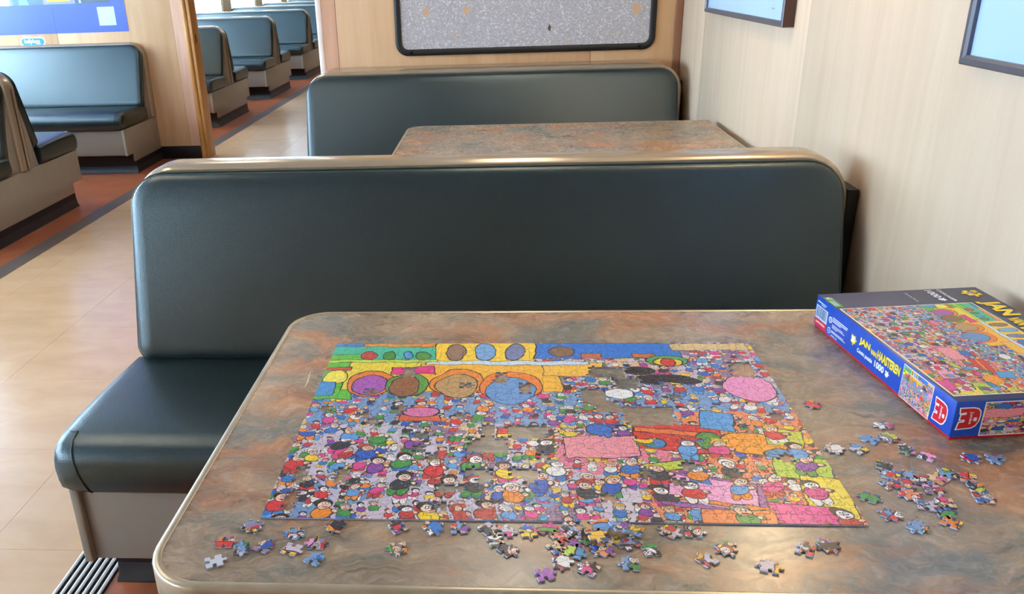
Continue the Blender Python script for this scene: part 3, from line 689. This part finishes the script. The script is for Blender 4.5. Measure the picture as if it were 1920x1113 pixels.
# pixel boxes of the holes in the photograph, as rectangles of the picture (u0,u1,v0,v1)
CAMP = Vector((-0.05772, -0.78716, 1.32405))
def pix(x, y, z=TZ + 0.002):
    d = _f + _r * ((x - 828.65) / 1567.99) - _u * ((y - 619.08) / 1567.99); t = (z - CAMP.z) / d.z; return CAMP + d * t
holes = []
def hole(ox, oy, k, boxes):
    for x0, x1, y0, y1 in boxes: holes.append((ox + x0 * k, ox + x1 * k, oy + y0 * k, oy + y1 * k))
k5 = 600 / 1670
hole(480, 600, k5, [(755, 800, 255, 285), (1368, 1440, 318, 380), (575, 605, 365, 390), (1065, 1100, 340, 360), (1285, 1320, 285, 310), (1545, 1580, 290, 315), (322, 392, 445, 480), (702, 792, 432, 488), (510, 562, 465, 510), (595, 625, 508, 530), (1022, 1100, 472, 512), (1185, 1260, 530, 580), (1285, 1520, 558, 622), (1122, 1285, 622, 690), (1205, 1245, 590, 615), (850, 905, 585, 610), (855, 912, 665, 720), (192, 250, 782, 830), (402, 500, 782, 830), (142, 200, 885, 985), (740, 800, 890, 922), (962, 1040, 850, 900), (1132, 1200, 792, 830), (1195, 1250, 822, 872), (1385, 1470, 772, 850), (920, 970, 930, 982), (1340, 1370, 760, 790), (1490, 1530, 690, 720), (1540, 1570, 345, 370), (895, 915, 965, 995)])
hole(1050, 600, k5, [(172, 330, 235, 305), (132, 232, 355, 438), (205, 325, 405, 462), (325, 580, 458, 535), (450, 650, 512, 556), (300, 420, 312, 350), (882, 995, 222, 285), (1000, 1040, 270, 305), (1045, 1085, 410, 440), (985, 1010, 420, 445), (580, 650, 388, 420), (225, 260, 640, 680), (420, 470, 762, 806), (562, 640, 812, 862), (640, 670, 745, 775), (1152, 1228, 690, 745), (1070, 1120, 765, 800), (20, 60, 785, 820), (110, 140, 800, 840), (232, 320, 890, 932), (1085, 1115, 870, 900), (1120, 1150, 480, 505), (320, 350, 715, 745)])
def is_hole(i, j):
    cx = (i + 0.5) / NX * PW - PW / 2; cy = (j + 0.5) / NY * PH
    v = Vector((cx, cy, TZ + 0.002)) - CAMP; px = 828.65 + 1567.99 * v.dot(_r) / v.dot(_f); py = 619.08 - 1567.99 * v.dot(_u) / v.dot(_f)
    return any(a - 2 <= px <= b + 2 and c - 1 <= py <= d + 1 for a, b, c, d in holes)
cells_in, cells_out = [], []
for j in range(NY):
    for i in range(NX):
        (cells_out if (is_hole(i, j) and 0 < i < NX - 1 and 0 < j < NY - 1) else cells_in).append((i, j))
puz = empty('jigsaw_puzzle', (-PW / 2, 0, TZ)); tag(puz, 'nearly finished jigsaw puzzle with a colourful crowd picture and open gaps', 'puzzle')
for i, j in cells_in[:300]:
    c = ((i + 0.5) / NX * PW, (j + 0.5) / NY * PH)
    o = link('puzzle_piece', piece_mesh('puzzle_piece', [piece_geo(i, j)], c), puz, (c[0], c[1], rng.uniform(0, 0.0002)))
    o.rotation_euler = (rng.uniform(-0.006, 0.006), rng.uniform(-0.006, 0.006), 0)
rest = link('puzzle_field', piece_mesh('puzzle_field', [piece_geo(i, j) for i, j in cells_in[300:]]), puz); rest['kind'] = 'stuff'

# loose pieces: the cells missing from the picture, scattered where the photograph shows them
loose = []
def scat(ox, oy, k, pts): loose.extend((ox + x / k, oy + y / k) for x, y in pts)
scat(340, 950, 3.2, [(430, 115), (265, 210), (362, 248), (495, 238), (677, 160), (662, 252), (810, 220), (797, 310), (932, 112), (1305, 118), (1512, 110), (1665, 128), (1300, 245)])
scat(880, 950, 2.667, [(95, 92), (172, 130), (150, 168), (182, 205), (295, 122), (410, 102), (484, 145), (450, 180), (545, 108), (600, 112), (560, 165), (652, 108), (620, 150), (690, 165), (730, 122), (772, 106), (790, 178), (665, 192), (525, 222), (460, 275), (600, 310), (375, 338), (810, 285), (908, 215), (1000, 108), (1120, 125), (1190, 265), (1285, 205), (1500, 300), (1680, 210), (1795, 192)])
N_RIGHT = len(loose); I_LONE = 12; I_LOW = 13 + 28
scat(1490, 730, 3.837, [(140, 105), (640, 255), (290, 425), (465, 428), (545, 358), (680, 345), (805, 430), (950, 482), (1272, 492), (1450, 500), (645, 545), (725, 615), (830, 628), (690, 682), (815, 675), (920, 642), (1010, 638), (1085, 612), (1250, 635), (1310, 705), (1360, 782), (980, 702), (830, 755), (540, 775), (690, 895), (880, 985), (1085, 812), (975, 842), (1120, 945), (1060, 882)])
spots = []
for (x, y) in loose:
    P = pix(x, y, TZ + 0.0015); spots.append([P.x, P.y])
home = [tuple(p) for p in spots]
for it in range(60):
    for a in range(len(spots)):
        for c in range(a):
            dx, dy = spots[a][0] - spots[c][0], spots[a][1] - spots[c][1]; l = math.hypot(dx, dy)
            if l < 0.0200:
                if l < 1e-5: dx, dy, l = 1e-4, 1e-4, 1.4e-4
                k = 0.5 * (0.0200 - l) / l * 0.5; spots[a][0] += dx * k; spots[a][1] += dy * k; spots[c][0] -= dx * k; spots[c][1] -= dy * k
    for a, p in enumerate(spots):
        p[0] += (home[a][0] - p[0]) * 0.06; p[1] += (home[a][1] - p[1]) * 0.06
        if -0.36 < p[0] < 0.36 and p[1] > -0.0150: p[1] = -0.0150
placed = []
order = list(range(len(loose))); rng2 = random.Random(5)
pool = cells_out[:]; rng2.shuffle(pool)
for n_, (x, y) in enumerate(loose):
    P = Vector((spots[n_][0], spots[n_][1], 0)); lev = 0
    for (qx, qy, ql) in placed:
        if math.hypot(P.x - qx, P.y - qy) < 0.0180: lev = max(lev, ql + 1)
    placed.append((P.x, P.y, lev))
    i, j = pool[n_ % len(pool)]; c = ((i + 0.5) / NX * PW, (j + 0.5) / NY * PH)
    back = False
    o = link('loose_puzzle_piece', piece_mesh('loose_puzzle_piece', [piece_geo(i, j)], c, back), None, (P.x, P.y, TZ + 0.0002 + lev * 0.0023), rng2.uniform(0, 6.28))
    if x < 640: lab, grp = 'loose jigsaw piece in the scatter by the puzzle corner next to the rounded table corner', 'loose pieces by the rounded table corner'
    elif x < 860: lab, grp = 'jigsaw piece lying singly close below the puzzle edge between the corner scatter and the heap', 'lone pieces along the puzzle edge'
    elif x < 1240 and n_ < N_RIGHT: lab, grp = 'loose jigsaw piece heaped along the middle of the long puzzle edge', 'heap of loose pieces along the puzzle edge'
    elif n_ < N_RIGHT: lab, grp = 'loose jigsaw piece lying in the warm light patch below the puzzle', 'loose pieces in the warm light patch'
    else: lab, grp = 'loose jigsaw piece strewn on the table between the puzzle and its box', 'loose pieces between puzzle and box'
    if n_ == I_LONE: lab, grp = 'lone red jigsaw piece lying apart on bare table, well below the puzzle edge', None
    if n_ == N_RIGHT: lab, grp = 'lone jigsaw piece lying apart between the long puzzle side and the box', None
    if n_ == I_LOW: lab, grp = 'lone jigsaw piece lowest in the warm light patch, apart from the others', None
    if n_ == I_LONE: lab = lab.replace('red ', '')
    tag(o, lab, 'puzzle piece', grp)
P = pix(402, 1053, TZ + 0.001); i, j = pool[len(loose) % len(pool)]
o = link('loose_puzzle_piece', piece_mesh('loose_puzzle_piece', [piece_geo(i, j)], ((i + 0.5) / NX * PW, (j + 0.5) / NY * PH), True), None, (P.x, P.y, TZ + 0.0002), 0.45)
tag(o, 'plain grey jigsaw piece lying face down by the rounded table corner', 'puzzle piece')

# ------------------------------------------------------------------ puzzle box
BL, BW, BH = 0.384, 0.270, 0.056
box = empty('puzzle_box', (0.5105, 0.185, TZ + 0.0003), math.radians(6.4)); tag(box, 'blue jigsaw puzzle box with yellow title lying flat by the wall', 'box')
MB().box(0.002, BW - 0.002, 0.002, BL - 0.002, 0.0, 0.045).build('tray', M['box_red'], box)
b = MB(); b.box(0, BW, 0, BL, 0.004, BH)
lid = b.build('lid', [M['box_side'], M['box_top']], box, bevel=0.0012)
for p in lid.data.polygons: p.material_index = 1 if p.normal.z > 0.9 else 0
ZL = BH
X_, Y_, Z_ = Vector((1, 0, 0)), Vector((0, 1, 0)), Vector((0, 0, 1))
# lid top: reading direction -y, up +x
def top(a, bb): return (bb, a, ZL)     # a along +y (far), bb along +x
T = dict(org=(0, BL, ZL + 0.0001), ex=-Y_, ey=X_)
def tsheet(name, a0, a1, b0, b1, mat, lift=0.0002, uv=None, label=None):
    return sheet(name, T['org'], T['ex'], T['ey'], [(BL - a1, b0), (BL - a0, b0), (BL - a0, b1), (BL - a1, b1)], mat, lid, lift, uv, label)
tsheet('picture_border', 0.014, 0.3165, 0.004, 0.2205, M['ink_cream'])
pw_, ph_ = 0.3165 - 0.014 - 0.004, 0.2165 - 0.004
pp = sheet('cover_picture', T['org'], T['ex'], T['ey'], [(BL - 0.3145, 0.006), (BL - 0.016, 0.006), (BL - 0.016, 0.2185), (BL - 0.3145, 0.2185)], M['picture'], lid, 0.0004, lambda a, b: ((a - (BL - 0.3145)) / pw_, (b - 0.006) / ph_), 'crowded cartoon style cover picture')
lt = lambda s, a, bb, w=None, h=None, mat='ink_white', bold=0.0, name='lettering': lettering(name, s, Vector(T['org']) + T['ex'] * (BL - a) + T['ey'] * bb + Z_ * 0.0002, T['ex'], T['ey'], M[mat], lid, w, h, bold)
lt('JAN', 0.318, 0.226, 0.098 * 0.62, 0.036, 'ink_yellow', 0.045, 'title')
lt('VAN', 0.249, 0.230, 0.030, 0.020, 'ink_yellow', 0.045, 'title')
lt('HAASTEREN', 0.212, 0.226, 0.175, 0.036, 'ink_yellow', 0.045, 'title')
lt('Comic puzzle', 0.379, 0.196, 0.054, 0.009, bold=0.02)
lt('1000', 0.377, 0.177, 0.034, 0.012, bold=0.02)
lt('Dia de los Muertos', 0.369, 0.139, 0.040, 0.0042)
def jig_icon(org, ex, ey, size, mat, name='piece_icon'):
    ol = edge((0, 0), (1, 0), False, -1, 0, 1.3) + edge((1, 0), (1, 1), False, -1, 0, 1.3) + edge((1, 1), (0, 1), False, 1, 0, 1.3) + edge((0, 1), (0, 0), False, 1, 0, 1.3)
    return sheet(name, org, ex, ey, [(a * size, c * size) for a, c in ol], mat, lid, 0.0003)
jig_icon(Vector((0.180, BL - 0.044, ZL + 0.0002)), -Y_, X_, 0.009, M['ink_white'])
jig_icon(Vector((0.236, BL - 0.016, ZL + 0.0002)), -Y_, X_, 0.022, M['ink_yellow'])
sheet('icon_print', Vector((0.239, BL - 0.020, ZL + 0.0005)), -Y_, X_, rrect(0, 0.015, 0, 0.014, (0.004,) * 4, 3), M['picture'], lid, 0.0002, lambda a, b: (0.4 + a * 8, 0.2 + b * 8))
tsheet('eco_label', 0.323, 0.368, 0.001, 0.015, M['ink_green'])
sheet('eco_tick', Vector((0.0035, 0.3655, ZL + 0.0004)), -Y_, X_, [(0.0, 0.004), (0.003, 0.0), (0.009, 0.009), (0.007, 0.0095), (0.003, 0.0045), (0.0015, 0.006)], M['ink_white'], lid)
for q in range(2): tsheet('eco_line', 0.328, 0.350, 0.0035 + q * 0.0045, 0.0058 + q * 0.0045, M['ink_paleblue'], 0.0004)
# long side facing the puzzle: reading direction -y, up +z
def sface(a, z): return Vector((-0.0001, a, z))
EX, EY = -Y_, Z_
def ssheet(name, a1, a0, z0, z1, mat, lift=0.0002, uv=None, label=None):
    return sheet(name, sface(a1, z0), EX, EY, [(0, 0), (a1 - a0, 0), (a1 - a0, z1 - z0), (0, z1 - z0)], mat, lid, lift, uv, label)
ls = lambda s, a, z, w=None, h=None, mat='ink_white', bold=0.0, name='lettering': lettering(name, s, sface(a, z), EX, EY, M[mat], lid, w, h, bold)
ssheet('barcode_label', 0.380, 0.341, 0.018, 0.0405, M['ink_paleblue'])
xx = 0.377; r3 = random.Random(2)
bars = MB()
while xx > 0.345:
    w_ = r3.choice((0.0003, 0.0004, 0.0007)); bars.box(-0.0006, -0.0004, xx - w_, xx, 0.021, 0.039); xx -= w_ + r3.choice((0.0008, 0.0012, 0.0016))
bars.build('barcode_bars', M['ink_black'], lid)
ssheet('maker_label', 0.381, 0.340, 0.006, 0.0168, M['ink_red'])
lettering('lettering', 'jumbodiset', sface(0.376, 0.0095) + Vector((-0.0003, 0, 0)), EX, EY, M['ink_white'], lid, 0.031, 0.0055, 0.01)
r4 = random.Random(8)
def small_print(a, z, w, h):      # rows of print too small to read
    q = MB(); x = a; r_ = random.Random(int(z * 1e5))
    while x > a - w: l = r_.uniform(0.0015, 0.005); q.box(-0.0004, -0.0001, max(a - w, x - l), x, z, z + h); x -= l + 0.0008
    q.build('small_print', M['ink_white'], lid)
for z_, w_ in ((0.0375, 0.049), (0.0345, 0.047), (0.0315, 0.028)): small_print(0.3235, z_, w_, 0.0014)
for z_, w_ in ((0.026, 0.036), (0.0235, 0.040), (0.021, 0.018)): small_print(0.3225, z_, w_, 0.0010)
for z_, w_ in ((0.0155, 0.040), (0.013, 0.046)): small_print(0.3225, z_, w_, 0.0010)
ls('jumbo.eu', 0.3225, 0.0062, 0.020, 0.0042, bold=0.01)
small_print(0.378, 0.0465, 0.030, 0.0014); small_print(0.366, 0.0435, 0.014, 0.0012)
ring_ = lambda r, n=16: [(r * math.cos(k * 2 * math.pi / n), r * math.sin(k * 2 * math.pi / n)) for k in range(n)]
for z_, mt in ((0.0315, 'ink_white'), (0.0135, 'ink_paleblue')):
    sheet('mark_disc', sface(0.3305, z_), EX, EY, ring_(0.0052), M[mt], lid); sheet('mark_centre', sface(0.3305, z_) + Vector((-0.0003, 0, 0)), EX, EY, ring_(0.0034), M['box_side'], lid)
    sheet('mark_dot', sface(0.3305, z_) + Vector((-0.0005, 0, 0)), EX, EY, ring_(0.0014, 8), M[mt], lid)
jig_icon(sface(0.261, 0.024), EX, EY, 0.0125, M['ink_yellow'])
sheet('icon_print', sface(0.259, 0.0265) + Vector((-0.0004, 0, 0)), EX, EY, rrect(0, 0.0085, 0, 0.0085, (0.002,) * 4, 3), M['ink_white'], lid)
ls('JAN', 0.2375, 0.0290, 0.031, 0.0135, 'ink_yellow', 0.045, 'title')
ls('VAN', 0.2040, 0.0295, 0.0165, 0.0080, 'ink_yellow', 0.045, 'title')
ls('HAASTEREN', 0.1855, 0.0290, 0.0605, 0.0145, 'ink_yellow', 0.045, 'title')
ls('Comic puzzle', 0.2400, 0.0145, 0.0445, 0.0085, bold=0.025)
ls('1000', 0.1890, 0.0150, 0.0260, 0.0105, bold=0.03)
jig_icon(sface(0.1585, 0.0155), EX, EY, 0.0075, M['ink_white'])
ssheet('picture_border', 0.1185, 0.0475, 0.0035, 0.0530, M['ink_cream'])
sheet('side_picture', sface(0.1175, 0.0045), EX, EY, [(0, 0), (0.069, 0), (0.069, 0.0475), (0, 0.0475)], M['picture'], lid, 0.0004, lambda a, b: (a / 0.069, b / 0.0475), 'small copy of the cover picture')
LOGO = [(0.05, 0.78), (0.02, 1.0), (0.62, 1.0), (0.85, 0.95), (0.97, 0.82), (1.0, 0.62), (0.97, 0.35), (0.86, 0.14), (0.70, 0.04), (0.0, 0.0), (0.06, 0.30), (0.30, 0.32), (0.32, 0.45), (0.08, 0.46), (0.10, 0.68), (0.34, 0.70), (0.33, 0.82), (0.16, 0.80)]
def logo(org, ex, ey, w, h):
    org = Vector(org); nz = ex.cross(ey)
    pts = [(a * w, c * h) for a, c in LOGO][::-1]
    sheet('logo_outline', org, ex, ey, inset(pts, -0.0016), M['ink_white'], lid, 0.0002)
    sheet('logo', org + nz * 0.0002, ex, ey, pts, M['ink_red'], lid, 0.0002, label='red elephant shaped maker logo with white name')
    lettering('lettering', 'Jumbo', org + nz * 0.0004 + ex * (0.47 * w) + ey * (0.84 * h), -ey, ex, M['ink_white'], lid, 0.62 * h, 0.20 * w, 0.01)
    sheet('die_mark', org + nz * 0.0005 + ex * (0.72 * w) + ey * (0.36 * h), ex, ey, rrect(0, 0.16 * w, 0, 0.18 * h, (0.0008,) * 4, 2), M['ink_white'], lid, 0.0002)
    for a_, c_ in ((0.03, 0.03), (0.11, 0.03), (0.03, 0.12), (0.11, 0.12)):
        sheet('die_dot', org + nz * 0.0008 + ex * ((0.735 + a_) * w) + ey * ((0.37 + c_) * h), ex, ey, ring_(0.0005, 6), M['ink_red'], lid, 0.0001)
logo(sface(0.0395, 0.0115), EX, EY, 0.026, 0.030)
# short side: reading direction +x, up +z
logo((0.0065, -0.0001, 0.0165), X_, Z_, 0.027, 0.029)
sheet('picture_border', (0.0375, -0.0001, 0.0045), X_, Z_, [(0, 0), (0.196, 0), (0.196, 0.049), (0, 0.049)], M['ink_cream'], lid)
sheet('side_picture', (0.0388, -0.0001, 0.0058), X_, Z_, [(0, 0), (0.1934, 0), (0.1934, 0.0464), (0, 0.0464)], M['picture'], lid, 0.0004, lambda a, b: (0.55 + a * 2.3, 0.05 + b * 9), 'cropped strip of the cover picture')

# ------------------------------------------------------------------ things on the walls
bd = empty('notice_board', (0.0435, YB - 0.0005, 0.952)); tag(bd, 'flecked grey notice board with rounded black frame and tan residue spots', 'board')
bo = rrect(-0.6235, 0.6225, 0.0, 0.95, (0.06,) * 4, 8); bi = inset(bo, 0.030)
P3 = lambda pts, y: [(x, y, z) for x, z in pts]
MB().loft([P3(inset(bo, 0.02), -0.001), P3(inset(bo, 0.02), -0.010)]).build('panel', M['board'], bd)
rg = [P3(bo, 0.0), P3(bo, -0.014), P3(inset(bo, 0.006), -0.020), P3(inset(bo, 0.022), -0.020), P3(bi, -0.015), P3(bi, -0.0102)]
MB().loft(rg, True, False, False).build('frame', M['black'], bd, smooth=50)
for sx, sz in ((-0.5465, 0.014), (0.5465, 0.014), (-0.5465, 0.936), (0.5465, 0.936)):
    n = 10; MB().loft([[(sx + 0.0065 * math.cos(k * 2 * math.pi / n), y, sz + 0.0065 * math.sin(k * 2 * math.pi / n)) for k in range(n)] for y in (-0.0195, -0.0200)]).build('screw', M['screw'], bd)
r5 = random.Random(4)
for sx, sz, w_, h_, mt in ((-0.27, 0.20, 0.04, 0.055, 'tan_stain'), (-0.47, 0.20, 0.03, 0.045, 'tan_stain'), (0.53, 0.185, 0.05, 0.05, 'tan_stain'), (0.12, 0.112, 0.018, 0.035, 'dark_stain'), (0.40, 0.235, 0.016, 0.02, 'dark_stain'), (-0.33, 0.09, 0.012, 0.02, 'tan_stain')):
    pts = []
    for k in range(14):
        a = k * 2 * math.pi / 14; rr = r5.uniform(0.25, 0.62); pts.append((sx + w_ * rr * math.cos(a), sz + h_ * rr * math.sin(a)))
    sheet('spot', (0, -0.0101, 0), X_, Z_, pts, M[mt], bd, 0.0002)

def picture(name, y_far, y_near, z0, z1, depth, label, marks):
    t = empty(name, (W - 0.0005, (y_far + y_near) / 2, z0)); tag(t, label, 'picture', 'framed prints on the cream wall')
    h = (y_far - y_near) / 2; Hh = z1 - z0; fw = 0.017
    o = [(-h, 0), (h, 0), (h, Hh), (-h, Hh)]; i_ = inset(o, fw); i2 = inset(o, 0.003)
    Q = lambda pts, x: [(-x, y, z) for y, z in pts]
    MB().loft([Q(o, 0.0), Q(o, depth - 0.003)], True, True, False).build('frame_side', M['frame_brown'], t)
    MB().loft([Q(o, depth - 0.0031), Q(i2, depth), Q(inset(o, 0.012), depth), Q(i_, depth - 0.004), Q(i_, depth - 0.012)], True, False, False).build('frame', M['frame_grey'], t, smooth=20)
    sheet('print', (-(depth - 0.012), 0, 0), -Y_, Z_, [(-h + fw, fw), (h - fw, fw), (h - fw, Hh - fw), (-h + fw, Hh - fw)], M['paper'], t, 0.001)
    for a, c, w_, hh in marks: sheet('print_mark', (-(depth - 0.0108), 0, 0), -Y_, Z_, [(a, c), (a + w_, c), (a + w_, c + hh), (a, c + hh)], M['ink'], t, 0.0003)
picture('framed_print', 2.895, 1.870, 1.142, 1.85, 0.036, 'deep brown sided frame holding a pale blue print near the notice board', [(0.36, 0.045, 0.03, 0.004), (-0.10, 0.092, 0.12, 0.002), (-0.02, 0.105, 0.05, 0.005)])
picture('framed_print', 0.868, -0.10, 1.139, 1.80, 0.020, 'slim pewter frame holding a plain pale blue print above the puzzle box', [])

# poster and sticker on the far wall
po = empty('poster', (-2.938, YD - 0.0018, 0.985)); tag(po, 'large blue poster with picture tiles and blank white square above the bench', 'poster')
def psheet(name, x0, x1, z0, z1, mat, lift, label=None): return sheet(name, (0, 0, 0), X_, Z_, [(x0, z0), (x1, z0), (x1, z1), (x0, z1)], mat, po, lift, None, label)
psheet('poster_sheet', -1.55, -0.578, 0, 0.92, M['poster_blue'], 0.0006); psheet('poster_sheet', -0.577, 0.0, 0, 0.92, M['poster_blue'], 0.0006)
psheet('white_square', -0.222, -0.088, 0.048, 0.182, M['ink_paleblue'], 0.0012, 'blank white square')
orange = flat('poster_orange', S(250, 206, 150), 0.4); greyg = flat('poster_slate', S(78, 108, 124), 0.4); sky = flat('poster_sky', S(104, 172, 238), 0.4); lilac = flat('poster_lilac', S(132, 136, 226), 0.4); dark = flat('poster_dark', S(66, 84, 104), 0.4); pink = flat('poster_pink', S(240, 150, 180), 0.4)
for x0, x1, mt in ((-1.5, -0.903, orange), (-0.899, -0.642, greyg), (-0.638, -0.384, lilac), (-0.380, -0.114, dark)): psheet('picture_tile', x0, x1, 0.211, 0.60, mt, 0.0012)
sheet('tile_shape', (0, -0.0013, 0), X_, Z_, [(-0.832, 0.212), (-0.752, 0.212), (-0.775, 0.30), (-0.82, 0.30)], sky, po); sheet('tile_shape', (0, -0.0013, 0), X_, Z_, [(-0.898, 0.212), (-0.88, 0.212), (-0.885, 0.30), (-0.898, 0.30)], sky, po)
sheet('tile_shape', (-0.975, -0.0013, 0.26), X_, Z_, ring_(0.035), pink, po)
sheet('tile_shape', (-0.512, -0.0013, 0.262), X_, Z_, rrect(-0.095, 0.095, -0.03, 0.03, (0.012,) * 4, 3), M['ink_yellow'], po)
sheet('tile_shape', (-0.345, -0.0013, 0.2155), X_, Z_, [(-0.012, 0), (0.012, 0), (0.004, 0.012), (0.02, 0.03), (-0.02, 0.03), (-0.004, 0.012)], M['ink_paleblue'], po)
sk = empty('sticker', (-3.722, YD - 0.0018, 0.9305)); tag(sk, 'blue and white oval sticker just below the blue poster', 'sticker')
pill = lambda w, h: rrect(-w, w, -h, h, (h * 0.98,) * 4, 6)
sheet('backing', (0, 0, 0), X_, Z_, pill(0.102, 0.034), M['ink_white'], sk, 0.0008); sheet('oval', (0, -0.0008, 0), X_, Z_, pill(0.092, 0.0255), flat('sticker_blue', S(34, 130, 236), 0.35), sk, 0.0004)
lettering('lettering', 'ballyhoo', (-0.068, -0.0013, -0.020), X_, Z_, M['ink_white'], sk, 0.125, 0.040, 0.02)
sheet('small_print', (0.024, -0.0013, -0.019), X_, Z_, [(0, 0), (0.038, 0), (0.038, 0.006), (0, 0.006)], M['ink_paleblue'], sk, 0.0003)
